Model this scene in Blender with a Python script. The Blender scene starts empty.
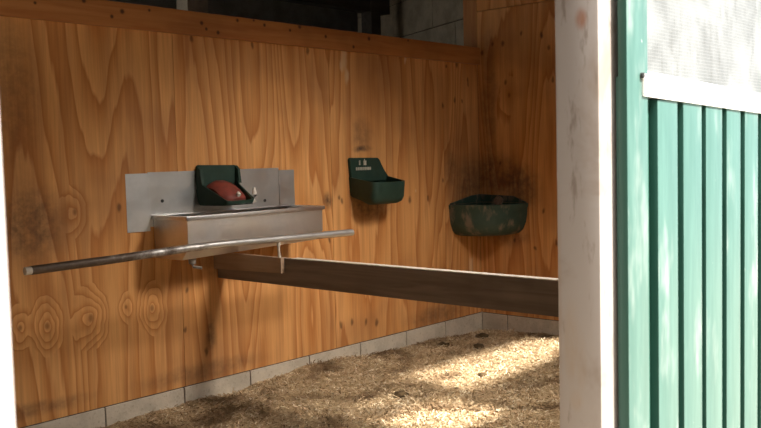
import bpy, bmesh, math, random
import numpy as np
from mathutils import Matrix, Vector, noise as mnoise

random.seed(7)
rng = np.random.default_rng(11)
SC = bpy.context.scene
COL = SC.collection

# ------------------------------------------------------------------ camera
ZC = 1.32                                   # camera height above the bedding
YAW, PITCH, ROLL = 0.7267, -0.0640, -0.0249
fw = Vector((math.cos(YAW) * math.cos(PITCH), math.sin(YAW) * math.cos(PITCH), math.sin(PITCH)))
r0 = fw.cross(Vector((0, 0, 1))).normalized()
u0 = r0.cross(fw)
rt = r0 * math.cos(ROLL) + u0 * math.sin(ROLL)
up = -r0 * math.sin(ROLL) + u0 * math.cos(ROLL)
cam_d = bpy.data.cameras.new('camera')
cam_d.sensor_width = 36.0
cam_d.lens = 36.0 * 896.855 / 761.0
cam_d.clip_start = 0.05
cam_d.dof.use_dof = True
cam_d.dof.focus_distance = 5.0
cam_d.dof.aperture_fstop = 7.0
cam = bpy.data.objects.new('camera', cam_d)
COL.objects.link(cam)
cam.matrix_world = Matrix(((rt.x, up.x, -fw.x, 0), (rt.y, up.y, -fw.y, 0), (rt.z, up.z, -fw.z, ZC), (0, 0, 0, 1)))
SC.camera = cam

# ------------------------------------------------------------------ world, sun, exposure
w = bpy.data.worlds.new('sky'); SC.world = w; w.use_nodes = True
bg = w.node_tree.nodes['Background']
bg.inputs['Color'].default_value = (0.80, 0.90, 1.0, 1)
bg.inputs['Strength'].default_value = 1.3

SUN_AZ = (-0.08, 1.0)                        # horizontal travel of the light
SUN_EL = math.radians(50)
sd = Vector((SUN_AZ[0], SUN_AZ[1], 0)).normalized() * math.cos(SUN_EL) + Vector((0, 0, -math.sin(SUN_EL)))
sun_d = bpy.data.lights.new('sun', 'SUN'); sun_d.energy = 13.0; sun_d.angle = math.radians(3.0)
sun_d.color = (1.0, 0.95, 0.86)
sun = bpy.data.objects.new('sun', sun_d); COL.objects.link(sun)
sun.rotation_euler = sd.to_track_quat('-Z', 'Y').to_euler()
sun.location = (3, -4, 6)

fill_d = bpy.data.lights.new('added_fill', 'AREA'); fill_d.shape = 'RECTANGLE'  # added fill lamp to brighten the stall walls
fill_d.size = 0.47; fill_d.size_y = 0.52; fill_d.energy = 18.0; fill_d.spread = math.radians(80); fill_d.color = (1.0, 0.92, 0.82)
fill = bpy.data.objects.new('added_fill', fill_d); COL.objects.link(fill)
fill.location = (3.650, 1.338, 2.643)           # on the added unseen sash of the front wall, which leans into the stall
fill.rotation_euler = (math.radians(36), 0, 0)

SC.view_settings.view_transform = 'Standard'
SC.view_settings.look = 'None'
SC.view_settings.gamma = 1.0
SC.view_settings.use_curve_mapping = False
SC.view_settings.exposure = 0.38
SC.cycles.max_bounces = 12
SC.cycles.diffuse_bounces = 8
SC.cycles.use_denoising = True

# ------------------------------------------------------------------ material helpers
class NT:
    def __init__(s, name):
        s.m = bpy.data.materials.new(name); s.m.use_nodes = True
        s.t = s.m.node_tree; s.b = s.t.nodes['Principled BSDF']
    def n(s, typ, **kw):
        nd = s.t.nodes.new(typ)
        for k, v in kw.items(): setattr(nd, k, v)
        return nd
    def link(s, a, b): s.t.links.new(a, b)
    def setin(s, sock, v):
        if hasattr(v, 'is_output') or isinstance(v, bpy.types.NodeSocket): s.link(v, sock)
        else: sock.default_value = v
    def math(s, op, a, b=0.0, c=None, clamp=False):
        nd = s.n('ShaderNodeMath', operation=op, use_clamp=clamp)
        s.setin(nd.inputs[0], a); s.setin(nd.inputs[1], b)
        if c is not None: s.setin(nd.inputs[2], c)
        return nd.outputs[0]
    def vec(s, op, a, b):
        nd = s.n('ShaderNodeVectorMath', operation=op)
        s.setin(nd.inputs[0], a); s.setin(nd.inputs[1], b)
        return nd
    def coord(s):
        if not hasattr(s, '_tc'): s._tc = s.n('ShaderNodeTexCoord')
        return s._tc.outputs['Object']
    def noise(s, v, scale, detail=3.0, rough=0.5, dist=0.0, wv=None):
        nd = s.n('ShaderNodeTexNoise')
        if wv is not None:
            nd.noise_dimensions = '4D'; s.setin(nd.inputs['W'], wv)
        s.link(v, nd.inputs['Vector']); nd.inputs['Scale'].default_value = scale
        nd.inputs['Detail'].default_value = detail; nd.inputs['Roughness'].default_value = rough
        nd.inputs['Distortion'].default_value = dist
        return nd.outputs['Fac']
    def scalev(s, v, sc): return s.vec('MULTIPLY', v, sc).outputs[0]
    def ramp(s, f, stops, interp='LINEAR'):
        nd = s.n('ShaderNodeValToRGB'); cr = nd.color_ramp; cr.interpolation = interp
        while len(cr.elements) > 1: cr.elements.remove(cr.elements[-1])
        for i, (p, c) in enumerate(stops):
            e = cr.elements[0] if i == 0 else cr.elements.new(p)
            e.position = p; e.color = (c[0], c[1], c[2], 1)
        s.link(f, nd.inputs['Fac']); return nd.outputs['Color']
    def mapr(s, f, a, b, c=0.0, d=1.0, smooth=True):
        nd = s.n('ShaderNodeMapRange'); nd.interpolation_type = 'SMOOTHSTEP' if smooth else 'LINEAR'
        s.setin(nd.inputs['Value'], f)
        for k, v in zip(('From Min', 'From Max', 'To Min', 'To Max'), (a, b, c, d)): nd.inputs[k].default_value = v
        return nd.outputs[0]
    def mix(s, f, a, b, blend='MIX'):
        nd = s.n('ShaderNodeMix', data_type='RGBA', blend_type=blend)
        s.setin(nd.inputs['Factor'], f)
        for k, v in ((6, a), (7, b)):
            if isinstance(v, tuple) and len(v) == 3: v = (*v, 1)
            s.setin(nd.inputs[k], v)
        return nd.outputs[2]
    def bump(s, h, strength=0.3, dist=0.01):
        nd = s.n('ShaderNodeBump'); nd.inputs['Strength'].default_value = strength
        nd.inputs['Distance'].default_value = dist
        s.link(h, nd.inputs['Height']); s.link(nd.outputs[0], s.b.inputs['Normal'])
    def out(s, col=None, rough=None, metal=None, spec=None):
        if col is not None:
            if isinstance(col, tuple) and len(col) == 3: col = (*col, 1)
            s.setin(s.b.inputs['Base Color'], col)
        if rough is not None: s.setin(s.b.inputs['Roughness'], rough)
        if metal is not None: s.setin(s.b.inputs['Metallic'], metal)
        if spec is not None: s.setin(s.b.inputs['Specular IOR Level'], spec)
        return s.m

def spot(nt, P, y, z, sy, sz, axis, cone=False):
    """soft 0..1 mask around a mark at (y along the wall, z up)"""
    c = (y, 0, z) if axis == 'X' else (0, y, z)
    k = (1 / sy, 0, 1 / sz) if axis == 'X' else (0, 1 / sy, 1 / sz)
    d = nt.vec('LENGTH', nt.scalev(nt.vec('SUBTRACT', P, c).outputs[0], k), (0, 0, 0)).outputs['Value']
    return nt.mapr(d, 0.05, 1.0, 1.0, 0.0, False) if cone else nt.mapr(d, 0.25, 1.0, 1.0, 0.0)

def plywood(name, axis, rings, dark, smudge, pale):
    nt = NT(name)
    P = nt.coord()
    oi = nt.n('ShaderNodeObjectInfo')
    seed = nt.math('MULTIPLY', oi.outputs['Random'], 37.0)
    nz = nt.n('ShaderNodeTexNoise'); nt.link(P, nz.inputs['Vector']); nz.inputs['Scale'].default_value = 9.0
    wob = nt.scalev(nt.vec('SUBTRACT', nz.outputs['Color'], (0.5, 0.5, 0.5)).outputs[0], (0.05, 0.05, 0.05))
    Pw = nt.vec('ADD', P, wob).outputs[0]
    G = nt.scalev(P, (1, 1, 0.15))
    f1 = nt.noise(G, 2.1, 1.0, 0.35, 0.3, seed)
    F = nt.math('MULTIPLY', f1, 17.0)
    f2 = nt.noise(nt.scalev(P, (1, 1, 0.10)), 13.0, 2.0, 0.5, 0.0, seed)
    F = nt.math('ADD', F, nt.math('MULTIPLY', f2, 1.1))
    for (y, z, s, a) in rings:
        m = spot(nt, Pw, y, z, s * 0.8, s * 1.25, axis, True)
        F = nt.math('ADD', F, nt.math('MULTIPLY', m, a))
    fr = nt.math('FRACT', F)
    base = nt.ramp(fr, [(0.0, (0.73, 0.378, 0.142)), (0.35, (0.69, 0.345, 0.122)), (0.75, (0.58, 0.258, 0.080)),
                        (0.92, (0.48, 0.190, 0.055)), (1.0, (0.73, 0.378, 0.142))])
    fine = nt.noise(nt.scalev(P, (1, 1, 0.03)), 90.0, 3.0, 0.6)
    base = nt.mix(0.42, base, nt.ramp(fine, [(0.25, (0.55, 0.48, 0.42)), (0.7, (1.12, 1.08, 1.04))]), 'MULTIPLY')
    strk = nt.noise(nt.scalev(P, (1, 1, 0.045)), 24.0, 3.0, 0.55, 0.0, seed)
    base = nt.mix(nt.mapr(strk, 0.40, 0.68, 0, 0.38), base, (0.33, 0.13, 0.042))
    big = nt.noise(P, 1.3, 3.0, 0.6, 0.3, seed)
    base = nt.mix(nt.mapr(big, 0.42, 0.72, 0, 0.5), base, (0.25, 0.105, 0.045))
    for (y, z, s, a) in rings:
        base = nt.mix(nt.math('MULTIPLY', spot(nt, P, y, z, s * 0.16, s * 0.22, axis), 0.6), base, (0.16, 0.06, 0.022))
    gn = nt.noise(P, 22.0, 4.0, 0.65)
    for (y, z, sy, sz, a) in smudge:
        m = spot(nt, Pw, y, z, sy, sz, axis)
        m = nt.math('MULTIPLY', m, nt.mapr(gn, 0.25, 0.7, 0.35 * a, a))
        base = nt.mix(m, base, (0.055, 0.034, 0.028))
    for (y, z, s) in pale:
        base = nt.mix(nt.math('MULTIPLY', spot(nt, Pw, y, z, s * 0.4, s, axis), 0.6), base, (0.70, 0.52, 0.33))
    for (y, z) in dark:
        k = 0.018 + 0.010 * random.random()
        base = nt.mix(nt.math('MULTIPLY', spot(nt, Pw, y, z, k * 0.8, k * 1.35, axis), 0.65), base, (0.05, 0.02, 0.012))
    nt.bump(fine, 0.12, 0.004)
    return nt.out(base, 0.62, 0.0, 0.25)

RINGS = [(2.094, .556, .12, 3.6), (2.326, .559, .14, 4.2), (2.679, .558, .12, 3.6), (2.266, 1.088, .11, 2.6),
         (1.962, .567, .09, 2.6), (2.525, .585, .07, 2.0)]
DARK = [(2.995, 1.984), (3.422, 1.973), (3.868, 1.97), (5.257, 1.959), (5.392, 1.981), (5.526, 1.877), (5.526, 1.845),
        (5.359, 1.723), (5.445, 1.718), (5.212, 1.675), (3.996, 1.055), (4.114, 1.068), (4.135, 1.04), (2.504, 1.093),
        (2.888, .407), (2.9, .625), (3.016, .263), (4.09, .245), (4.193, .248), (4.328, .227), (4.437, .21),
        (5.194, 1.138), (4.813, 1.012), (5.014, 1.009), (5.043, .495), (4.012, .801)]
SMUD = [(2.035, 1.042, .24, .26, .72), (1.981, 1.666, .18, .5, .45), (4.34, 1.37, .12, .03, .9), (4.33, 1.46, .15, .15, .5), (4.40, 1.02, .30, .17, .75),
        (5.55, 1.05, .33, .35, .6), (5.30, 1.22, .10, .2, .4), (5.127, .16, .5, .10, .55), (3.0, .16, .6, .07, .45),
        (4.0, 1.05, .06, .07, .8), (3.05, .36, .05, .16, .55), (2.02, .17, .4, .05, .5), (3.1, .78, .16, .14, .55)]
PALE = [(4.186, 1.95, .10), (4.20, 1.84, .07), (4.793, 1.98, .035), (5.52, .472, .09), (4.881, 1.079, .02), (4.16, 1.90, .05)]
M_PLY = plywood('plywood', 'X', RINGS, DARK, SMUD, PALE)
FRING = [(3.72, 1.75, .12, 0.9)]
FDARK = [(3.609, 2.188), (3.44, 2.169), (3.43, 2.15), (3.856, 2.133), (3.767, 2.131), (3.384, 2.071), (3.754, 1.85), (3.801, 1.249),
         (3.688, .673), (3.515, .614), (3.339, .666), (3.443, .895), (3.957, 2.083), (3.347, 1.834)]
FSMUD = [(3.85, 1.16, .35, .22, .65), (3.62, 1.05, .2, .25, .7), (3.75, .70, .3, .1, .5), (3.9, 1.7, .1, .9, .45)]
M_PLYF = plywood('plywood_end', 'Y', FRING, FDARK, FSMUD, [])

def m_timber(name, c1, c2, axis, spots=(), rough=0.6):
    nt = NT(name); P = nt.coord()
    sc = {'X': (0.06, 1, 1), 'Y': (1, 0.06, 1), 'Z': (1, 1, 0.06)}[axis]
    f = nt.noise(nt.scalev(P, sc), 26.0, 4.0, 0.6, 0.6)
    g = nt.noise(P, 2.2, 3.0, 0.6)
    c = nt.mix(nt.mapr(f, 0.3, 0.7), c1, c2)
    c = nt.mix(nt.mapr(g, 0.45, 0.75, 0, 0.45), c, tuple(x * 0.55 for x in c2))
    for (y, z, k) in spots:
        c = nt.mix(nt.math('MULTIPLY', spot(nt, P, y, z, k, k, 'X'), 0.85), c, (0.03, 0.012, 0.008))
    nt.bump(f, 0.15, 0.003)
    return nt.out(c, rough, 0.0, 0.3)

cap_spots = [(x, 2.0 + .02 + .11 * random.random(), .008 + .012 * random.random()) for x in
             (2.1, 2.35, 2.5, 2.56, 2.72, 2.95, 3.05, 3.08, 3.16, 3.3, 3.42, 3.5, 3.7, 3.78, 4.0, 4.25, 4.4, 4.8)]
M_CAP = m_timber('cap_board_pine', (0.46, 0.195, 0.058), (0.36, 0.13, 0.035), 'X', cap_spots)
M_PLANK = m_timber('grey_brown_plank', (0.25, 0.19, 0.15), (0.17, 0.125, 0.095), 'Y', rough=0.5)
M_STUB = m_timber('brown_block', (0.40, 0.28, 0.19), (0.29, 0.19, 0.125), 'Y', rough=0.55)
M_BOARDEND = m_timber('end_post_pine', (0.42, 0.20, 0.072), (0.32, 0.13, 0.044), 'Z')
M_DARKWOOD = m_timber('old_beam', (0.10, 0.085, 0.07), (0.07, 0.055, 0.045), 'X', rough=0.8)

def m_white(name, dirt):
    nt = NT(name); P = nt.coord()
    n1 = nt.noise(P, 3.0, 5.0, 0.65, 0.4); n2 = nt.noise(nt.scalev(P, (1, 1, 0.25)), 24.0, 4.0, 0.7)
    c = nt.mix(nt.mapr(n1, 0.46, 0.66, 0, 0.6 * dirt), (0.34, 0.305, 0.288), (0.22, 0.165, 0.125))
    c = nt.mix(nt.mapr(n2, 0.56, 0.70, 0, 0.6 * dirt), c, (0.15, 0.11, 0.085))
    for (y, z, sy, sz, a, col) in ((1.085, 1.64, .022, .035, .75, (.25, .10, .05)), (1.12, .84, .03, .14, .5, (.33, .24, .16)),
                                   (1.095, .80, .02, .10, .4, (.33, .24, .16)), (1.11, .70, .025, .04, .35, (.33, .24, .16)),
                                   (1.16, 1.50, .012, .3, .5, (.25, .2, .17)), (1.155, 1.0, .012, .4, .45, (.3, .22, .16))):
        m = nt.math('MULTIPLY', spot(nt, P, y, z, sy, sz, 'Y'), a * dirt)
        c = nt.mix(nt.math('MULTIPLY', m, nt.mapr(n2, 0.3, 0.6, 0.3, 1.0)), c, col)
    nt.bump(n2, 0.1, 0.003)
    return nt.out(c, 0.5, 0.0, 0.4)
M_POST = m_white('white_painted_post', 1.0)
M_JAMB = m_white('white_painted_jamb', 0.2)

def m_steel(name, c=(0.80, 0.775, 0.755), rough=0.33, bump=0.05):
    nt = NT(name); P = nt.coord()
    n1 = nt.noise(P, 6.0, 4.0, 0.6); n2 = nt.noise(P, 3.2, 1.0, 0.4); n3 = nt.noise(nt.scalev(P, (0.1, 1, 1)), 60, 3, 0.6)
    col = nt.mix(nt.mapr(n1, 0.4, 0.75, 0, 0.5), c, tuple(x * 0.72 for x in c))
    ro = nt.math('ADD', nt.mapr(n3, 0.3, 0.7, -0.02, 0.03), nt.mapr(n1, 0.3, 0.7, rough - 0.04, rough + 0.10))
    nt.bump(n2, bump, 0.05)
    return nt.out(col, ro, 1.0)
M_STEEL = m_steel('brushed_steel')
M_PLATE = m_steel('steel_plate', (0.56, 0.55, 0.535), 0.40, 0.03)
def m_pipe():
    nt = NT('galvanised_pipe'); P = nt.coord()
    n1 = nt.noise(P, 18, 4, 0.65)
    sx = nt.n('ShaderNodeSeparateXYZ'); nt.link(P, sx.inputs[0])
    worn = nt.mapr(nt.math('ADD', sx.outputs[0], nt.mapr(n1, 0.2, 0.8, -0.3, 0.3)), 2.1, 2.7, 1.0, 0.15)  # brown reflection of dark surroundings painted in towards the left end
    brown_refl = nt.ramp(n1, [(0.3, (0.085, 0.060, 0.045)), (0.7, (0.17, 0.125, 0.095))])
    return nt.out(nt.mix(worn, (0.66, 0.64, 0.62), brown_refl), nt.math('ADD', nt.mapr(n1, 0.3, 0.7, 0.28, 0.42), nt.math('MULTIPLY', worn, 0.2)), nt.math('SUBTRACT', 0.95, nt.math('MULTIPLY', worn, 0.6)))
M_PIPE = m_pipe()

def m_plain(name, c1, c2, scale=8, rough=0.5, spec=0.4, bump=0.0, metal=0.0):
    nt = NT(name); P = nt.coord(); f = nt.noise(P, scale, 4, 0.6)
    if bump: nt.bump(f, bump, 0.006)
    return nt.out(nt.mix(nt.mapr(f, 0.35, 0.7), c1, c2), rough, metal, spec)
M_CAST = m_plain('green_enamel_cast_iron', (0.015, 0.036, 0.025), (0.022, 0.046, 0.032), 14, 0.55, 0.3, 0.1)
M_CASTIN = m_plain('green_enamel_inside', (0.012, 0.022, 0.016), (0.022, 0.034, 0.026), 10, 0.5)
M_RED = m_plain('dull_red_cover', (0.24, 0.048, 0.034), (0.14, 0.038, 0.028), 18, 0.55, 0.35)
M_LABEL = m_plain('faded_lettering', (0.50, 0.45, 0.36), (0.34, 0.30, 0.24), 40, 0.6)
M_CLIP = m_plain('pale_fitting', (0.72, 0.66, 0.58), (0.55, 0.48, 0.42), 40, 0.35, 0.5, 0.0, 0.0)
M_DRAIN = m_plain('grey_fitting', (0.30, 0.27, 0.24), (0.20, 0.18, 0.16), 40, 0.45, 0.4)
M_HOLE = m_plain('dark_bolt', (0.02, 0.018, 0.016), (0.05, 0.04, 0.035), 40, 0.5)
M_BLACK = m_plain('black_gap', (0.012, 0.011, 0.010), (0.02, 0.018, 0.016), 8, 0.9, 0.1)
def m_corner():
    nt = NT('green_plastic_dusty'); P = nt.coord()
    n1 = nt.noise(P, 7, 4, 0.65); n2 = nt.noise(nt.scalev(P, (1, 1, .5)), 16, 3, 0.6)
    c = nt.mix(nt.mapr(n1, 0.3, 0.7), (0.024, 0.050, 0.036), (0.042, 0.070, 0.052))
    c = nt.mix(nt.mapr(n2, 0.48, 0.72, 0, 0.75), c, (0.22, 0.16, 0.11))
    nt.bump(n1, 0.08, 0.005)
    return nt.out(c, 0.55, 0.0, 0.35)
M_FEED = m_corner()
M_KNOB = m_plain('rusty_valve', (0.20, 0.12, 0.075), (0.12, 0.075, 0.05), 40, 0.6)

def m_block(name, c):
    nt = NT(name); P = nt.coord(); n1 = nt.noise(P, 5, 5, 0.65); n2 = nt.noise(P, 60, 3, 0.6)
    col = nt.mix(nt.mapr(n1, 0.35, 0.7), c, tuple(x * 0.72 for x in c))
    col = nt.mix(nt.mapr(n2, 0.55, 0.75, 0, 0.4), col, (0.16, 0.13, 0.10))
    nt.bump(n2, 0.4, 0.004)
    return nt.out(col, 0.9, 0.0, 0.15)
M_BLOCK = m_block('concrete_block', (0.58, 0.50, 0.395))
M_PALEBLOCK = m_block('pale_block', (0.50, 0.42, 0.31))
M_MORTAR = m_block('dark_mortar', (0.10, 0.085, 0.07))
M_BARN = m_block('barn_wall', (0.34, 0.31, 0.26))
M_YARD = m_block('yard_ground', (0.66, 0.58, 0.47))
M_ROOF = m_plain('roof_lining', (0.13, 0.11, 0.09), (0.09, 0.075, 0.06), 4, 0.9, 0.1)

def m_greenpaint(name, c, worn=1.0):
    nt = NT(name); P = nt.coord()
    v = nt.scalev(P, (1, 1, 0.07))
    n1 = nt.noise(v, 30, 5, 0.7); n2 = nt.noise(nt.scalev(P, (1, 1, 0.3)), 7, 4, 0.6); n3 = nt.noise(P, 55, 2, 0.5)
    col = nt.mix(nt.mapr(n1, 0.35, 0.75, 0, 0.6 * worn), c, tuple(min(1, x * 1.35 + 0.03) for x in c))
    col = nt.mix(nt.mapr(n2, 0.52, 0.70, 0, 0.65 * worn), col, (0.30, 0.335, 0.32))
    col = nt.mix(nt.mapr(n3, 0.74, 0.80, 0, 0.5 * worn), col, (0.75, 0.74, 0.70))
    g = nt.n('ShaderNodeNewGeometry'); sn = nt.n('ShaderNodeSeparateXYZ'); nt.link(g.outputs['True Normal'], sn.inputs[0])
    face = nt.mapr(nt.math('ABSOLUTE', sn.outputs[1]), 0.6, 0.9)          # faded broad faces; board edges coloured dark for the shade they sit in
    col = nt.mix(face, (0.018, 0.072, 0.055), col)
    nt.bump(n1, 0.15, 0.003)
    return nt.out(col, 0.45, 0.0, 0.4)
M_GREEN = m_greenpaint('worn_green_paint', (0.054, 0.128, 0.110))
M_GREEND = m_greenpaint('dark_green_backing', (0.030, 0.110, 0.080), 0.15)
def m_pane():
    nt = NT('dusty_meshed_sheet'); P = nt.coord()
    sx = nt.n('ShaderNodeSeparateXYZ'); nt.link(P, sx.inputs[0])
    gx = nt.math('PINGPONG', nt.math('MULTIPLY', sx.outputs[0], 95.0), 0.5)
    gz = nt.math('PINGPONG', nt.math('MULTIPLY', sx.outputs[2], 110.0), 0.5)
    grid = nt.math('MAXIMUM', nt.mapr(gx, 0.28, 0.5), nt.mapr(gz, 0.28, 0.5))
    n1 = nt.noise(P, 5, 5, 0.6, 0.5); n2 = nt.noise(nt.scalev(P, (1, 1, .3)), 22, 4, 0.65)
    col = nt.mix(nt.mapr(n1, 0.32, 0.72), (0.25, 0.26, 0.26), (0.12, 0.125, 0.122))
    col = nt.mix(nt.mapr(n2, 0.5, 0.72, 0, 0.6), col, (0.07, 0.067, 0.055))
    col = nt.mix(nt.math('MULTIPLY', grid, 0.4), col, (0.32, 0.32, 0.315))
    nt.bump(grid, 0.2, 0.002)
    nt.out(col, 0.35, 0.0, 0.5)
    nt.b.inputs['Transmission Weight'].default_value = 0.15
    return nt.m
M_PANE = m_pane()
M_FLASH = m_plain('white_metal_strip', (0.82, 0.81, 0.79), (0.74, 0.73, 0.71), 10, 0.4, 0.5)

def m_bedding():
    nt = NT('trodden_bedding'); P = nt.coord()
    n1 = nt.noise(P, 2.6, 4, 0.65, 0.3); n2 = nt.noise(P, 45, 4, 0.7); n3 = nt.noise(P, 130, 3, 0.7)
    c = nt.ramp(n2, [(0.3, (0.27, 0.18, 0.095)), (0.55, (0.50, 0.36, 0.21)), (0.75, (0.66, 0.51, 0.32))])
    c = nt.mix(nt.mapr(n1, 0.48, 0.68, 0, 0.85), c, (0.13, 0.075, 0.036))
    nt.bump(nt.math('ADD', n2, n3), 0.9, 0.02)
    return nt.out(c, 0.95, 0.0, 0.1)
M_BED = m_bedding()
def m_flake():
    nt = NT('straw_and_shavings'); P = nt.coord()
    g = nt.n('ShaderNodeNewGeometry')
    c = nt.ramp(g.outputs['Random Per Island'], [(0.0, (0.20, 0.125, 0.06)), (0.3, (0.46, 0.32, 0.175)), (0.6, (0.60, 0.45, 0.275)),
                                                 (0.85, (0.70, 0.555, 0.365)), (1.0, (0.78, 0.68, 0.50))])
    n1 = nt.noise(P, 2.6, 4, 0.65, 0.3)
    c = nt.mix(nt.mapr(n1, 0.45, 0.64, 0, 0.85), c, (0.16, 0.092, 0.044))
    return nt.out(c, 0.8, 0.0, 0.2)
M_FLAKE = m_flake()
M_DUNG = m_plain('dark_dung', (0.055, 0.036, 0.018), (0.10, 0.065, 0.032), 50, 0.9, 0.15, 0.6)

M_FROST = m_plain('frosted_sheet', (0.75, 0.75, 0.72), (0.66, 0.66, 0.62), 6, 0.6)
def m_translucent():
    nt = NT('translucent_sheet'); tr_ = nt.n('ShaderNodeBsdfTranslucent'); tr_.inputs[0].default_value = (0.62, 0.58, 0.53, 1)
    mx = nt.n('ShaderNodeMixShader'); mx.inputs[0].default_value = 0.55
    nt.out((0.6, 0.58, 0.55), 0.5)
    nt.link(nt.b.outputs[0], mx.inputs[1]); nt.link(tr_.outputs[0], mx.inputs[2])
    nt.link(mx.outputs[0], nt.t.nodes['Material Output'].inputs['Surface'])
    return nt.m
M_GLOW = m_translucent()
M_SCREEN = m_plain('dark_screen', (0.17, 0.105, 0.075), (0.12, 0.075, 0.055), 3, 0.8, 0.2)  # colour of the added walls that hold back light

# ------------------------------------------------------------------ mesh helpers
def link_mesh(name, bm, mat, parent=None, smooth=False):
    bmesh.ops.recalc_face_normals(bm, faces=bm.faces[:])
    me = bpy.data.meshes.new(name); bm.to_mesh(me); bm.free()
    mats = mat if isinstance(mat, (list, tuple)) else [mat]
    for m in mats: me.materials.append(m)
    if smooth:
        me.shade_smooth()
    o = bpy.data.objects.new(name, me); COL.objects.link(o)
    if parent is not None:
        o.parent = parent
        o.matrix_parent_inverse = Matrix.Translation(-Vector(parent.location))
    return o
def autosmooth(o, deg=40):
    me = o.data
    me.shade_smooth()
    me.set_sharp_from_angle(angle=math.radians(deg))
    return o
def empty(name, loc, label=None, cat=None, group=None, kind=None):
    o = bpy.data.objects.new(name, None); COL.objects.link(o); o.location = loc
    o.empty_display_size = 0.1
    return tag(o, label, cat, group, kind)
def tag(o, label=None, cat=None, group=None, kind=None):
    if label: o['label'] = label
    if cat: o['category'] = cat
    if group: o['group'] = group
    if kind: o['kind'] = kind
    return o
def add_box(bm, x0, x1, y0, y1, z0, z1, mi=0, bev=0.0):
    t = bmesh.new()
    bmesh.ops.create_cube(t, size=1.0)
    for v in t.verts:
        v.co = Vector(((x0 + x1) / 2 + v.co.x * (x1 - x0), (y0 + y1) / 2 + v.co.y * (y1 - y0), (z0 + z1) / 2 + v.co.z * (z1 - z0)))
    if bev > 0:
        bmesh.ops.bevel(t, geom=t.edges[:], offset=bev, segments=2, affect='EDGES', profile=0.6)
    for f in t.faces: f.material_index = mi
    tmp = bpy.data.meshes.new('tmp'); t.to_mesh(tmp); t.free()
    bm.from_mesh(tmp); bpy.data.meshes.remove(tmp)
def box(name, x0, x1, y0, y1, z0, z1, mat, parent=None, bev=0.0):
    bm = bmesh.new(); add_box(bm, x0, x1, y0, y1, z0, z1, 0, bev)
    o = link_mesh(name, bm, mat, parent)
    if bev: autosmooth(o, 50)
    return o
def add_prism(bm, pts, off):
    """closed polygon pts extruded by the vector off"""
    a = [bm.verts.new(p) for p in pts]; b = [bm.verts.new(Vector(p) + Vector(off)) for p in pts]
    bm.faces.new(a); bm.faces.new(b[::-1])
    n = len(pts)
    for i in range(n): bm.faces.new((a[i], a[(i + 1) % n], b[(i + 1) % n], b[i]))
def add_tube(bm, pts, r, seg=14, cap=True):
    pts = [Vector(p) for p in pts]; rings = []
    ref = Vector((0, 0, 1))
    for i, p in enumerate(pts):
        d = (pts[min(i + 1, len(pts) - 1)] - pts[max(i - 1, 0)]).normalized()
        if abs(d.dot(ref)) > 0.95: ref = Vector((1, 0, 0))
        a = d.cross(ref).normalized(); b = a.cross(d)
        rr = r[i] if isinstance(r, (list, tuple)) else r
        rings.append([bm.verts.new(p + (a * math.cos(t) + b * math.sin(t)) * rr) for t in (2 * math.pi * k / seg for k in range(seg))])
    for i in range(len(rings) - 1):
        for k in range(seg):
            bm.faces.new((rings[i][k], rings[i][(k + 1) % seg], rings[i + 1][(k + 1) % seg], rings[i + 1][k]))
    if cap: bm.faces.new(rings[0][::-1]); bm.faces.new(rings[-1])
def loft(bm, rings, close_last=True, close_first=True):
    R = [[bm.verts.new(p) for p in r] for r in rings]
    n = len(R[0])
    for i in range(len(R) - 1):
        for k in range(n):
            bm.faces.new((R[i][k], R[i][(k + 1) % n], R[i + 1][(k + 1) % n], R[i + 1][k]))
    if close_first: bm.faces.new(R[0][::-1])
    if close_last: bm.faces.new(R[-1])

# ------------------------------------------------------------------ the setting
YW = 4.0          # face of the back wall
XF = 5.653        # face of the end wall
ZT, ZL, ZB = 0.804 + ZC, 0.677 + ZC, -1.218 + ZC
YF = 1.04         # outer face of the front wall
# yard outside and subfloor
bm = bmesh.new(); add_box(bm, -14, 18, -16, 10, -0.35, -0.12)
tag(link_mesh('ground', bm, M_YARD), kind='structure')

# back partition: sheets of plywood on a course of concrete blocks
wb = empty('wall_back', (0, 0, 0), kind='structure')
seams = [0.533, 1.703, 2.873, 4.043, 5.213, XF]
for a, b in zip(seams[:-1], seams[1:]):
    box('plywood_panel', a + 0.0015, b - 0.0015, YW, YW + 0.022, ZB, ZT - 0.004, M_PLY, wb)
box('partition_core', 0.40, XF, YW + 0.022, YW + 0.10, ZB, ZT - 0.004, M_DARKWOOD, wb)
tag(box('trim_1', 0.40, XF - 0.002, YW - 0.026, YW + 0.10, ZL, ZT, M_CAP, None, 0.004), kind='structure')

bm = bmesh.new(); bj = [-1, ]
joints = [0.48, 0.955, 1.43, 1.905, 2.380, 2.860, 3.324, 3.80, 4.265, 4.737, 5.184, XF]
for a, b in zip(joints[:-1], joints[1:]):
    add_box(bm, a + 0.004, b - 0.004, YW - 0.004, YW + 0.10, -0.118, ZB - 0.006, 0, 0.003)
add_box(bm, 0.45, XF, YW + 0.004, YW + 0.098, -0.118, ZB - 0.001, 1)
tag(link_mesh('baseboard_back', bm, [M_BLOCK, M_MORTAR]), kind='structure')

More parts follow.
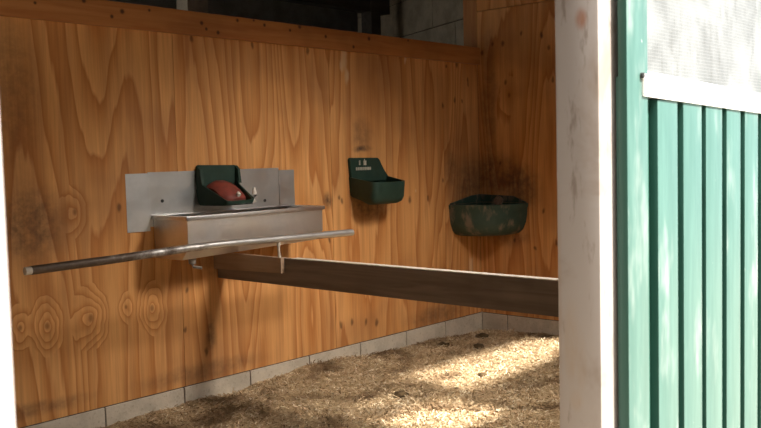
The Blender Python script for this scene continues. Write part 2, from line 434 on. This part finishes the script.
# end wall with its own block course
we = empty('wall_end', (0, 0, 0), kind='structure')
box('plywood_panel', XF, XF + 0.022, 2.45, YW - 0.001, ZB, 1.077 + ZC - 0.002, M_PLYF, we)
box('plywood_panel', XF, XF + 0.022, 2.45, YW - 0.001, 1.077 + ZC + 0.002, 3.2, M_PLYF, we)
box('plywood_panel', XF, XF + 0.022, 1.17, 2.446, ZB, 3.2, M_PLYF, we)
box('partition_core', XF + 0.022, XF + 0.10, 1.17, YW + 0.10, ZB, 3.2, M_DARKWOOD, we)
box('end_board', XF - 0.001, XF + 0.022, YW + 0.001, YW + 0.125, ZT + 0.001, 3.2, M_BOARDEND, we)
bm = bmesh.new()
ej = [YW + 0.10, 3.765, 3.30, 2.84, 2.37, 1.90, 1.43, 1.17]
for a, b in zip(ej[1:], ej[:-1]):
    add_box(bm, XF - 0.004, XF + 0.10, a + 0.004, min(b - 0.004, YW - 0.006) if b > YW else b - 0.004, -0.118, ZB - 0.006, 0, 0.003)
add_box(bm, XF + 0.004, XF + 0.098, 1.17, YW - 0.004, -0.118, ZB - 0.001, 1)
tag(link_mesh('baseboard_end', bm, [M_BLOCK, M_MORTAR]), kind='structure')

# front wall with the doorway and the window openings
YB = 1.17
wf = empty('wall_front', (0, 0, 0), kind='structure')
for n_, a_ in (('wall_panel', (-3.0, 0.375, YF, YB, -0.12, 3.2)), ('lintel', (0.3755, 2.1095, YF, YB, 2.0005, 3.2)),
               ('wall_panel', (2.11, 3.40, YF + 0.01, YB, -0.12, 3.2)), ('wall_panel', (3.4005, 3.8995, YF + 0.01, YB, -0.12, 1.64)),
               ('window_sill', (3.4005, 3.8995, YF + 0.01, YB, 2.30, 2.37)),
               ('lintel', (3.4005, 3.8995, YF + 0.01, YB, 2.94, 3.2)), ('wall_panel', (3.90, 4.1495, YF + 0.01, YB, -0.12, 3.2)),
               ('wall_panel', (4.15, 4.30, YF + 0.01, YB, -0.12, 2.15)),
               ('wall_panel', (4.3005, 5.5795, YF + 0.01, YB, -0.12, 0.40)), ('wall_panel', (4.3005, 5.5795, YF + 0.01, YB, 1.35, 2.15)),
               ('wall_panel', (5.58, 5.5995, YF + 0.01, YB, -0.12, 2.15)), ('lintel', (4.15, 5.5995, YF + 0.01, YB, 2.80, 3.2)),
               ('wall_panel', (5.60, 9.0, YF + 0.01, YB, -0.12, 3.2))):
    box(n_, *a_, M_DARKWOOD, wf)
bm = bmesh.new()
c30, s30 = math.cos(math.radians(54)), math.sin(math.radians(54))
wc = Vector((0, 1.330, 2.6555)); wu = Vector((0, s30, c30)); wn = Vector((0, c30, -s30))
q = [wc - wu * .275 - wn * .014, wc + wu * .275 - wn * .014, wc + wu * .275, wc - wu * .275]
add_prism(bm, [(3.402, p.y, p.z) for p in q], (0.496, 0, 0))
tag(link_mesh('added_lamp_sash', bm, M_FROST), kind='structure')  # unseen sash, added to carry the fill lamp
tag(box('added_horizon_screen', -9.0, 14.0, -11.3, -11.0, -0.12, 4.6, M_SCREEN), kind='structure')  # added out of view to cut horizon light on the upper wall
tag(box('window_2', 4.3010, 5.5790, 1.10, 1.106, 0.4005, 1.3495, M_GLOW), kind='structure')
# added unseen wall left of the opening, keeps sky light off the post
tag(box('added_sky_screen', -3.4, -3.2, -10.0, 0.9, -0.12, 5.0, M_SCREEN), kind='structure')
# shell of the rest of the barn
bm = bmesh.new(); add_box(bm, 9.0, 9.12, YB, 8.0, -0.12, 3.2); tag(link_mesh('wall_right', bm, M_BARN), kind='structure')
bm = bmesh.new(); add_box(bm, -3.0, 9.12, 8.0, 8.12, -0.12, 3.2); tag(link_mesh('wall_rear', bm, M_BARN), kind='structure')
bm = bmesh.new(); add_box(bm, -3.12, -3.0, YB, 4.4, -0.12, 3.2); add_box(bm, -3.12, -3.0, 4.4, 8.0, 2.9, 3.2); tag(link_mesh('wall_left', bm, M_BARN), kind='structure')
bm = bmesh.new(); add_box(bm, -3.12, 9.12, YF - 0.15, 8.12, 3.2, 3.32); tag(link_mesh('ceiling', bm, M_ROOF), kind='structure')
# stall side nearest the camera, hidden behind the jamb
box('wall_side', 0.38, 0.48, YB + 0.001, YW + 0.10, -0.118, 2.0, M_DARKWOOD)['kind'] = 'structure'

# block wall in the dark passage behind the partition
def slanted_blocks():
    bm = bmesh.new()
    d = Vector((0.395, 0.918, 0)); n = Vector((0.918, -0.395, 0)); p0 = Vector((6.62, 4.36, 0))
    def bx(s0, s1, z0, z1, t0, t1, mi):
        pts = [p0 + d * s0 + n * t0, p0 + d * s1 + n * t0, p0 + d * s1 + n * t1, p0 + d * s0 + n * t1]
        k = len(bm.faces)
        add_prism(bm, [(p.x, p.y, z0) for p in pts], (0, 0, z1 - z0))
        bm.faces.ensure_lookup_table()
        for f in bm.faces[k:]: f.material_index = mi
    bx(0.22, 3.2, -0.118, 3.19, 0.02, 0.18, 1)
    for j in range(1, 10):
        z0 = -0.115 + 0.14 + (j - 1) * 0.3667
        s = 0.0 if j % 2 else -0.45
        while s < 3.2:
            a, b = max(0.22, s), min(3.2, s + 0.9)
            if b - a > 0.05 and z0 < 3.1: bx(a + 0.006, b - 0.006, z0 + 0.006, min(z0 + 0.361, 3.19), 0, 0.14, 0)
            s += 0.9
    return bm
tag(link_mesh('wall_passage', slanted_blocks(), [M_PALEBLOCK, M_MORTAR]), kind='structure')
bm = bmesh.new(); add_box(bm, 3.6, 7.2, 6.2, 6.34, 2.80, 2.98)
tag(link_mesh('trim_2', bm, M_DARKWOOD), kind='structure')
bm = bmesh.new(); add_box(bm, 4.80, 5.02, 6.44, 6.6, -0.118, 3.19)
tag(link_mesh('trim_3', bm, M_BLOCK), kind='structure')
bm = bmesh.new(); add_box(bm, 6.9, 7.04, 6.19, 6.33, -0.118, 3.19)
tag(link_mesh('trim_4', bm, M_DARKWOOD), kind='structure')

# ------------------------------------------------------------------ posts of the opening
tag(box('door_post', 1.967, 2.106, YF, 1.158, -0.12, 2.0, M_POST, None, 0.004),
    'white painted square post with brown stains, standing between the stall opening and the green door', 'post')
tag(box('door_jamb', 0.385, 0.500, YF, YB, -0.12, 2.0, M_JAMB, None, 0.004),
    'white sunlit jamb cut off by the left edge of the picture', 'door jamb')

# ------------------------------------------------------------------ sliding door
door = empty('sliding_door', (2.66, 1.02, -0.05), 'green boarded door with a dusty meshed window above, beside the white post', 'door')
X0, X1, DZ0, DZ1 = 2.034, 3.30, 0.0, 2.35
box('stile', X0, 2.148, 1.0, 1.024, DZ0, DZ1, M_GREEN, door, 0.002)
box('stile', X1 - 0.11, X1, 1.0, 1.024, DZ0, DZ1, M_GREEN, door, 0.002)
box('backing_panel', X0 + 0.006, X1 - 0.006, 1.0245, 1.032, DZ0, 1.50, M_GREEND, door)
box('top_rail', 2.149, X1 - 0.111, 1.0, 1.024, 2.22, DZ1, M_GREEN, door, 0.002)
XS = [(2.205, 2.3277), (2.366, 2.4907), (2.5215, 2.642), (2.678, 2.7907), (2.8275, 2.944), (2.980, 3.095)]
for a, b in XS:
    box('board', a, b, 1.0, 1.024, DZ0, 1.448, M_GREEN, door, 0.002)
box('window_pane', 2.1485, X1 - 0.1105, 1.012, 1.018, 1.452, 2.219, M_PANE, door)
bm = bmesh.new()
sl = -0.026 / 0.818
def zf(x): return ZC + 0.134 + sl * (x - 2.115)
pts = [(2.115, 0.994, zf(2.115)), (3.21, 0.994, zf(3.21)), (3.21, 0.994, zf(3.21) + 0.052), (2.115, 0.994, zf(2.115) + 0.052)]
add_prism(bm, pts, (0, 0.0055, 0))
pts = [(2.115, 0.9945, zf(2.115) + 0.052), (3.21, 0.9945, zf(3.21) + 0.052), (3.19, 1.011, zf(3.21) + 0.066), (2.150, 1.011, zf(2.115) + 0.066)]
add_prism(bm, pts, (0, 0.0015, -0.003))
tag(link_mesh('sill_strip', bm, M_FLASH, door), 'white metal strip under the window')
bm = bmesh.new()
add_tube(bm, [(2.110, 1.0, zf(2.11) + 0.05), (2.110, 0.992, zf(2.11) + 0.05)], 0.007, 10)
link_mesh('hinge_pin', bm, M_HOLE, door)
box('hanger', 2.25, 2.29, 1.0245, 1.033, 2.30, 2.62, M_STEEL, door)
box('hanger', 3.05, 3.09, 1.0245, 1.033, 2.30, 2.62, M_STEEL, door)
tag(box('trim_5', 0.4, 3.6, 1.0345, YF + 0.0095, 2.56, 2.62, M_DARKWOOD), kind='structure')

# ------------------------------------------------------------------ bedding
NX, NY = 200, 150
def bed_h(x, y):
    p = Vector((x, y, 0))
    h = 0.028 * mnoise.noise(p * 1.7) + 0.016 * mnoise.noise(p * 5.1 + Vector((9, 2, 0))) + 0.007 * mnoise.noise(p * 17)
    h += 0.035 * math.exp(-((x - 3.85) / 0.6) ** 2) * math.exp(-((y - 4.0) / 0.5) ** 2)
    h -= 0.03 * math.exp(-((x - 5.2) / 0.6) ** 2) * math.exp(-((y - 4.0) / 0.4) ** 2)
    return max(h, -0.10)
xs = np.linspace(0.485, XF - 0.006, NX); ys = np.linspace(1.175, YW - 0.006, NY)
V = np.array([(x, y, bed_h(x, y)) for x in xs for y in ys])
i, j = np.meshgrid(np.arange(NX - 1), np.arange(NY - 1), indexing='ij')
i, j = i.ravel(), j.ravel()
F = np.stack([i * NY + j, (i + 1) * NY + j, (i + 1) * NY + j + 1, i * NY + j + 1], -1)
me = bpy.data.meshes.new('floor'); me.from_pydata(V.tolist(), [], F.tolist()); me.materials.append(M_BED); me.shade_smooth()
fl = bpy.data.objects.new('floor', me); COL.objects.link(fl); tag(fl, kind='structure')

NFL = 62000
fx = rng.uniform(2.0, XF - 0.03, NFL); fy = rng.uniform(1.6, YW - 0.025, NFL)
hz = np.array([bed_h(a, b) for a, b in zip(fx, fy)])
an = rng.uniform(0, 2 * np.pi, NFL); tilt = rng.normal(0, 0.35, NFL); roll = rng.normal(0, 0.5, NFL)
ln = rng.gamma(3.0, 0.0045, NFL) + 0.006; wd = rng.uniform(0.0018, 0.006, NFL)
ln = np.minimum(ln, 0.05)
ca, sa = np.cos(an), np.sin(an)
ax = np.stack([ca * np.cos(tilt), sa * np.cos(tilt), np.sin(tilt)], -1)
sx_ = np.stack([-sa * np.cos(roll), ca * np.cos(roll), np.sin(roll)], -1)
nn = np.cross(ax, sx_)
c = np.stack([fx, fy, hz + 0.004 + np.abs(np.sin(tilt)) * ln * 0.45 + rng.uniform(0, 0.008, NFL)], -1)
curl = rng.uniform(-0.12, 0.35, NFL)[:, None] * ln[:, None]
vs = []
for t, u in ((-.5, -1), (-.5, 1), (0, -1), (0, 1), (.5, -1), (.5, 1)):
    k = 0.0 if t == 0 else -1.0
    vs.append(c + ax * (t * ln)[:, None] + sx_ * (u * wd / 2)[:, None] + nn * curl * k)
vs = np.stack(vs, 1).reshape(-1, 3)
b0 = np.arange(NFL) * 6
fc = np.concatenate([np.stack([b0, b0 + 2, b0 + 3, b0 + 1], -1), np.stack([b0 + 2, b0 + 4, b0 + 5, b0 + 3], -1)])
me = bpy.data.meshes.new('bedding'); me.from_pydata(vs.tolist(), [], fc.tolist()); me.materials.append(M_FLAKE)
bed = bpy.data.objects.new('bedding', me); COL.objects.link(bed)
tag(bed, 'loose straw and wood shavings covering the stall floor', 'bedding', kind='stuff')

def clod(x, y, r, label, seed):
    bm = bmesh.new()
    bmesh.ops.create_icosphere(bm, subdivisions=3, radius=1.0)
    z = bed_h(x, y)
    for v in bm.verts:
        k = 1 + 0.35 * mnoise.noise(v.co * 1.8 + Vector((seed, 0, 0))) + 0.16 * mnoise.noise(v.co * 5 + Vector((0, seed, 0)))
        v.co = Vector((x + v.co.x * r * k * 1.25, y + v.co.y * r * k, z + 0.012 + v.co.z * r * k * 0.55))
    o = link_mesh('dung_clod', bm, M_DUNG, None, True)
    return tag(o, label, 'dung clod', 'dung clods on the bedding')
clod(4.88, 3.78, 0.036, 'dark clod of dung just out from the back wall, left of the corner clod', 1.3)
clod(4.985, 3.56, 0.034, 'dark clod of dung between the block corner and the bright patch of bedding', 4.1)
clod(5.28, 3.74, 0.042, 'dark clod of dung nearest the corner of the concrete blocks', 7.7)
clod(3.70, 3.17, 0.034, 'dark clod of dung in the foreground bedding left of the bright patch', 2.2)
clod(4.30, 3.05, 0.026, 'small dark clod of dung in the shaded strip below the bright patch', 9.4)

# ------------------------------------------------------------------ divider rail
rail = empty('divider_rail', (3.13, 2.7, 0.66), 'long grey brown plank reaching from under the steel trough across the stall', 'rail')
bm = bmesh.new()
zt0, zb0, zt1, zb1 = -0.515 + ZC, -0.655 + ZC, -0.519 + ZC, -0.668 + ZC
add_prism(bm, [(3.118, YW - 0.001, zb0), (3.118, YW - 0.001, zt0), (3.158, YB + 0.001, zt1), (3.158, YB + 0.001, zb1)], (0.042, 0, 0))
bmesh.ops.bevel(bm, geom=[e for e in bm.edges if abs((e.verts[0].co - e.verts[1].co).y) > 1], offset=0.003, segments=2, affect='EDGES')
link_mesh('plank', bm, M_PLANK, rail)
bm = bmesh.new()
add_prism(bm, [(3.092, YW - 0.001, -0.60 + ZC), (3.092, YW - 0.001, -0.505 + ZC), (3.097, 3.45, -0.509 + ZC), (3.097, 3.45, -0.590 + ZC)], (0.024, 0, 0))
link_mesh('support_block', bm, M_STUB, rail)

bm = bmesh.new()
add_prism(bm, [(3.117 + .04 * (4 - 3.40) / 2.83, 3.40, -0.5158 + ZC), (3.117 + .04, YB + .002, zt1 + 0.0002), (3.117 + .086, YB + .002, zt1 + 0.0002), (3.117 + .046 + .04 * (4 - 3.40) / 2.83, 3.40, -0.5158 + ZC)], (0, 0, 0.004))  # thin pale strip on top of the plank
tag(link_mesh('edge_strip', bm, M_CLIP, rail), 'pale strip along the top edge')

# ------------------------------------------------------------------ steel wash trough
tr = empty('wash_trough', (3.17, 3.85, 0.82), 'stainless steel trough with a tall splash plate, fixed to the plywood wall', 'trough')
ZR = -0.276 + ZC
XL, XR, YFt = 2.695, 3.668, 3.69
bm = bmesh.new(); add_box(bm, 2.684, 3.590, YW - 0.006, YW - 0.001, ZR - 0.06, -0.052 + ZC)
link_mesh('splash_plate', bm, M_PLATE, tr)
bm = bmesh.new()
add_prism(bm, [(2.552, YW - 0.002, -0.357 + ZC), (2.6815, YW - 0.013, -0.357 + ZC), (2.6815, YW - 0.001, -0.357 + ZC), (2.552, YW - 0.001, -0.357 + ZC)], (0, 0, 0.300))
link_mesh('side_plate', bm, M_PLATE, tr)
box('side_plate', 3.5915, 3.713, YW - 0.008, YW - 0.001, -0.30 + ZC, -0.066 + ZC, M_PLATE, tr)
for (x, z) in ((2.765, -0.205), (3.475, -0.240)):
    bm = bmesh.new(); add_tube(bm, [(x, YW - 0.0062, z + ZC), (x, YW - 0.0095, z + ZC)], 0.009, 12)
    link_mesh('bolt', bm, M_HOLE, tr)
# basin: open box with sloping bottom
bm = bmesh.new()
zl, zr = -0.500 + ZC, -0.474 + ZC
a, b, yf, yb = XL + 0.012, XR - 0.012, YFt + 0.012, YW - 0.009
def ring4(i, ztop=None, l=None, r=None):
    zz = (l, r, r, l) if ztop is None else (ztop,) * 4
    return [(a + i, yf + i, zz[0]), (b - i, yf + i, zz[1]), (b - i, yb - i, zz[2]), (a + i, yb - i, zz[3])]
def low(dy): return [(p[0], p[1] + (dy if i < 2 else 0), p[2]) for i, p in enumerate(ring4(0, None, zl, zr))]
loft(bm, [low(0.055), ring4(0, None, zl + 0.065, zr + 0.055), ring4(0, ZR - 0.022), ring4(0.003, ZR - 0.022),
          ring4(0.004, None, zl + 0.066, zr + 0.056), [(p[0], p[1] + (0.06 if i < 2 else 0), p[2]) for i, p in enumerate(ring4(0.004, None, zl + 0.006, zr + 0.006))]], True, True)
link_mesh('basin', bm, M_STEEL, tr)
# rolled rim: front and both sides
bm = bmesh.new()
t = 0.021
add_box(bm, XL, XR, YFt, YFt + 0.020, ZR - t, ZR, 0, 0.003)
add_box(bm, XL, XL + 0.020, YFt + 0.0201, YW - 0.009, ZR - t, ZR, 0, 0.003)
add_box(bm, XR - 0.020, XR, YFt + 0.0201, YW - 0.009, ZR - t, ZR, 0, 0.003)
add_box(bm, XL + 0.0201, XR - 0.0201, YW - 0.045, YW - 0.009, ZR - 0.006, ZR, 0, 0.002)
autosmooth(link_mesh('rim', bm, M_STEEL, tr), 50)
bm = bmesh.new()
add_tube(bm, [(2.80, 3.80, zl + 0.012), (2.80, 3.80, zl - 0.03)], [0.022, 0.018], 14)
add_tube(bm, [(2.80, 3.80, zl - 0.024), (2.80, 3.79, zl - 0.045), (2.83, 3.76, zl - 0.052)], 0.008, 10)
link_mesh('drain', bm, M_DRAIN, tr)

# ------------------------------------------------------------------ pipe in front of the trough
pr = empty('guard_pipe', (2.65, 3.45, 0.90), 'long bent metal pipe, brown at its left end, in front of the steel trough', 'pipe')
k = 3.45 / 3.5
pp = [(1.775, -.430), (2.14, -.4235), (2.40, -.4165), (2.56, -.4115), (2.748, -.410), (2.984, -.4135), (3.284, -.419), (3.689, -.4265)]
P3 = [(x * k, 3.45, z * k + ZC) for x, z in pp]
bm = bmesh.new(); add_tube(bm, P3, 0.0185, 20)
autosmooth(link_mesh('pipe', bm, M_PIPE, pr), 50)
d = (Vector(P3[0]) - Vector(P3[1])).normalized()
bm = bmesh.new(); add_tube(bm, [Vector(P3[0]) - d * 0.002, Vector(P3[0]) + d * 0.026, Vector(P3[0]) + d * 0.027], [0.0165, 0.0165, 0.010], 20)
link_mesh('end_sleeve', bm, M_CLIP, pr)
bm = bmesh.new()
add_tube(bm, [(3.085, 3.4497, -0.4275 + ZC), (3.087, 3.452, -0.455 + ZC), (3.102, 3.466, -0.485 + ZC), (3.107, 3.47, -0.5085 + ZC)], [0.011, 0.007, 0.007, 0.009], 10)
autosmooth(link_mesh('mounting_lug', bm, M_CLIP, pr), 60)

# ------------------------------------------------------------------ drinking bowls
def bowl_rings(x0b, x1b, x0f, x1f, yb, yf, rimz, zbot_b, zbot_f, rnd=0.05, wall=0.010):
    """open bowl hung on the wall; rimz(t) is the rim height from back (0) to front (1)"""
    def outline(s, inset):
        pts = []
        xc0, xc1 = (x0b + x1b) / 2, (x0f + x1f) / 2
        def X(side, t):
            xb = x0b + inset if side < 0 else x1b - inset
            xf_ = x0f + inset if side < 0 else x1f - inset
            xm = xc0 + (xc1 - xc0) * t
            return xm + (xb + (xf_ - xb) * t - xm) * (0.25 + 0.75 * s)
        Y0, Y1 = yb - inset * 0.5, yf + inset
        depth = (Y0 - Y1) * s
        r = rnd
        n = 10
        for i in range(n):
            t = i / (n - 1) * (1 - r / max(depth, 0.05) * 0.9)
            pts.append((X(-1, t), Y0 - depth * t, t))
        t0 = pts[-1][2]
        for i in range(1, 5):
            a_ = i / 5 * math.pi / 2
            t = t0 + (1 - t0) * math.sin(a_)
            pts.append((X(-1, t) + r * s * (1 - math.cos(a_)), Y0 - depth * t, t))
        L = pts[:]
        for i in range(5):
            u = i / 4
            xa, xb_ = X(-1, 1) + r * s, X(1, 1) - r * s
            pts.append((xa + (xb_ - xa) * u, Y0 - depth, 1.0))
        for (x, y, t) in reversed(L):
            pts.append((X(1, t) - (x - X(-1, t)), y, t))
        return pts
    rings = []
    for s, q in ((0.55, 0.0), (0.80, 0.02), (0.92, 0.12), (0.97, 0.3), (1.0, 0.9), (1.0, 1.0)):
        o = outline(s, 0); rings.append([(x, y, (zbot_b + (zbot_f - zbot_b) * t) * (1 - q) + rimz(t) * q) for x, y, t in o])
    for s, q in ((1.0, 1.0), (0.98, 0.6), (0.94, 0.25), (0.86, 0.10), (0.6, 0.07)):
        o = outline(s, wall); rings.append([(x, y, (zbot_b + (zbot_f - zbot_b) * t) * (1 - q) + rimz(t) * q + (0.0 if q == 1 else 0.004)) for x, y, t in o])
    return rings

def bowl_obj(name, rings, mat, parent):
    bm = bmesh.new(); loft(bm, rings, True, True)
    return autosmooth(link_mesh(name, bm, mat, parent), 42)

# bowl above the trough
YP = YW - 0.0065
b1 = empty('drinking_bowl', (3.12, YP, -0.235 + ZC), 'dark green drinking bowl with dull red cover, hung on steel plate above the trough', 'drinking bowl', 'wall drinking bowls')
def rz1(t): return ZC - 0.045 - 0.085 * min(1, t / 0.18) - 0.085 * max(0, (t - 0.18) / 0.82)
bowl_obj('bowl', bowl_rings(2.985, 3.262, 3.000, 3.190, YP - 0.002, 3.745, rz1, -0.245 + ZC, -0.243 + ZC, 0.02), M_CAST, b1)
bm = bmesh.new()
add_prism(bm, [(2.988, YP, -0.20 + ZC), (3.262, YP, -0.20 + ZC), (3.264, YP, -0.034 + ZC), (3.25, YP, -0.027 + ZC), (2.998, YP, -0.022 + ZC), (2.986, YP, -0.03 + ZC)], (0, -0.016, 0))
bmesh.ops.bevel(bm, geom=bm.edges[:], offset=0.003, segments=2, affect='EDGES')
link_mesh('back_plate', bm, M_CAST, b1)
for x0, x1 in ((2.986, 3.003), (3.247, 3.263)):
    bm = bmesh.new()
    add_prism(bm, [(x0, YP - 0.0162, -0.03 + ZC), (x0, YP - 0.040, -0.05 + ZC), (x0, YP - 0.052, -0.128 + ZC), (x0, YP - 0.0162, -0.125 + ZC)], (x1 - x0, 0, 0))
    link_mesh('side_cheek', bm, M_CAST, b1)
# red cover: rounded hood sloping forward
bm = bmesh.new()
prof = [(3.968, -0.118), (3.945, -0.108), (3.90, -0.120), (3.85, -0.150), (3.81, -0.183), (3.795, -0.205), (3.80, -0.222), (3.968, -0.20)]
n = 9; rings = []
for i in range(n):
    u = i / (n - 1); x = 3.030 + 0.165 * u
    k = 1 - 0.35 * abs(2 * u - 1) ** 3
    rings.append([(x + (3.90 - y) * 0.05, y if y > 3.9 else 3.9 - (3.9 - y) * k, ZC - 0.215 + (z + 0.215) * k) for y, z in prof])
loft(bm, rings)
bmesh.ops.recalc_face_normals(bm, faces=bm.faces[:])
autosmooth(link_mesh('float_cover', bm, M_RED, b1), 45)
bm = bmesh.new(); add_tube(bm, [(3.12, 3.805, -0.180 + ZC), (3.12, 3.792, -0.190 + ZC)], 0.012, 10)
link_mesh('cover_screw', bm, M_CLIP, b1)
bm = bmesh.new()
add_tube(bm, [(3.205, 3.80, -0.232 + ZC), (3.222, 3.80, -0.222 + ZC), (3.232, 3.80, -0.195 + ZC), (3.240, 3.81, -0.155 + ZC)], [0.014, 0.020, 0.016, 0.008], 10)
autosmooth(link_mesh('water_fitting', bm, M_CLIP, b1), 60)

# bowl on bare plywood
b2 = empty('drinking_bowl', (4.35, YW, -0.29 + ZC), 'dark green drinking bowl with pale lettering on its back, hung on bare plywood', 'drinking bowl', 'wall drinking bowls')
def rz2(t): return ZC - 0.128 - 0.036 * t
bowl_obj('bowl', bowl_rings(4.200, 4.560, 4.180, 4.490, YW - 0.001, 3.752, rz2, -0.262 + ZC, -0.308 + ZC, 0.045), M_CAST, b2)
bm = bmesh.new()
add_prism(bm, [(4.205, YW - 0.0005, -0.16 + ZC), (4.565, YW - 0.0005, -0.16 + ZC), (4.562, YW - 0.0005, -0.128 + ZC), (4.515, YW - 0.0005, -0.085 + ZC), (4.480, YW - 0.0005, -0.02 + ZC),
               (4.465, YW - 0.0005, -0.008 + ZC), (4.200, YW - 0.0005, -0.004 + ZC), (4.190, YW - 0.0005, -0.014 + ZC)], (0, -0.022, 0))
bmesh.ops.bevel(bm, geom=bm.edges[:], offset=0.003, segments=2, affect='EDGES')
bp = link_mesh('back_plate', bm, M_CAST, b2)
bm = bmesh.new()
yl = YW - 0.0226
for i in range(9):
    x = 4.245 + i * 0.0165
    add_box(bm, x, x + 0.0125, yl - 0.002, yl, -0.086 + ZC + 0.0, -0.066 + ZC)
add_box(bm, 4.275, 4.288, yl - 0.002, yl, -0.052 + ZC, -0.022 + ZC)
add_box(bm, 4.318, 4.345, yl - 0.002, yl, -0.054 + ZC, -0.024 + ZC)
add_box(bm, 4.325, 4.332, yl - 0.002, yl, -0.024 + ZC, -0.014 + ZC)
tag(link_mesh('lettering', bm, M_LABEL, bp), 'pale raised mark and line of lettering')

# ------------------------------------------------------------------ corner feeder
cf = empty('corner_feeder', (XF - 0.15, YW - 0.15, 0.75), 'dusty dark green rounded feeder filling the corner of the two plywood walls', 'feeder')
def arc(r, inset, n=28):
    pts = []
    for i in range(n):
        th = math.pi + (math.pi / 2) * i / (n - 1)
        c_, s_ = abs(math.cos(th)), abs(math.sin(th))
        k = (c_ ** 2.2 + s_ ** 2.2) ** (-1 / 2.2)
        X = XF - 0.0015 - inset - max(0.0, 0.392 * r * k * c_ - inset)
        Y = YW - 0.0015 - inset - max(0.0, 0.425 * r * k * s_ - inset)
        pts.append((X, Y))
    pts.append((XF - 0.0015 - inset, YW - 0.0015 - inset))
    return pts
bm = bmesh.new(); rings = []
zt, zb = -0.368 + ZC, -0.612 + ZC
for r, q in ((0.40, 0.0), (0.66, 0.02), (0.81, 0.08), (0.905, 0.2), (0.965, 0.42), (0.99, 0.65), (1.0, 0.86), (1.012, 0.90), (1.015, 0.985), (1.0, 1.0)):
    rings.append([(x, y, zb + (zt - zb) * q) for x, y in arc(r, 0)])
for r, q in ((0.975, 1.0), (0.965, 0.9), (0.92, 0.3), (0.85, 0.12), (0.5, 0.08)):
    rings.append([(x, y, zb + (zt - zb) * q) for x, y in arc(r, 0.012)])
loft(bm, rings)
autosmooth(link_mesh('bowl', bm, M_FEED, cf), 45)
bm = bmesh.new()
add_prism(bm, [(XF - 0.39, YW - 0.0015, zt + 0.002), (XF - 0.0015, YW - 0.0015, zt + 0.002), (XF - 0.0015, YW - 0.0015, zt + 0.062), (XF - 0.12, YW - 0.0015, zt + 0.056), (XF - 0.38, YW - 0.0015, zt + 0.010)], (0, -0.010, 0))
link_mesh('back_rim', bm, M_FEED, cf)
bm = bmesh.new()
add_prism(bm, [(XF - 0.0015, YW - 0.012, zt + 0.002), (XF - 0.0015, YW - 0.42, zt + 0.002), (XF - 0.0015, YW - 0.41, zt + 0.010), (XF - 0.0015, YW - 0.31, zt + 0.050), (XF - 0.0015, YW - 0.012, zt + 0.062)], (-0.010, 0, 0))
link_mesh('back_rim', bm, M_FEED, cf)
bm = bmesh.new()
q0 = Vector((XF - 0.012, YW - 0.20, zt + 0.018)); dd = Vector((-0.9, -0.35, 0)).normalized()
add_tube(bm, [q0, q0 + dd * 0.07, q0 + dd * 0.071, q0 + dd * 0.085, q0 + dd * 0.086, q0 + dd * 0.078], [0.022, 0.022, 0.034, 0.034, 0.018, 0.016], 18)
autosmooth(link_mesh('valve_knob', bm, M_KNOB, cf), 40)
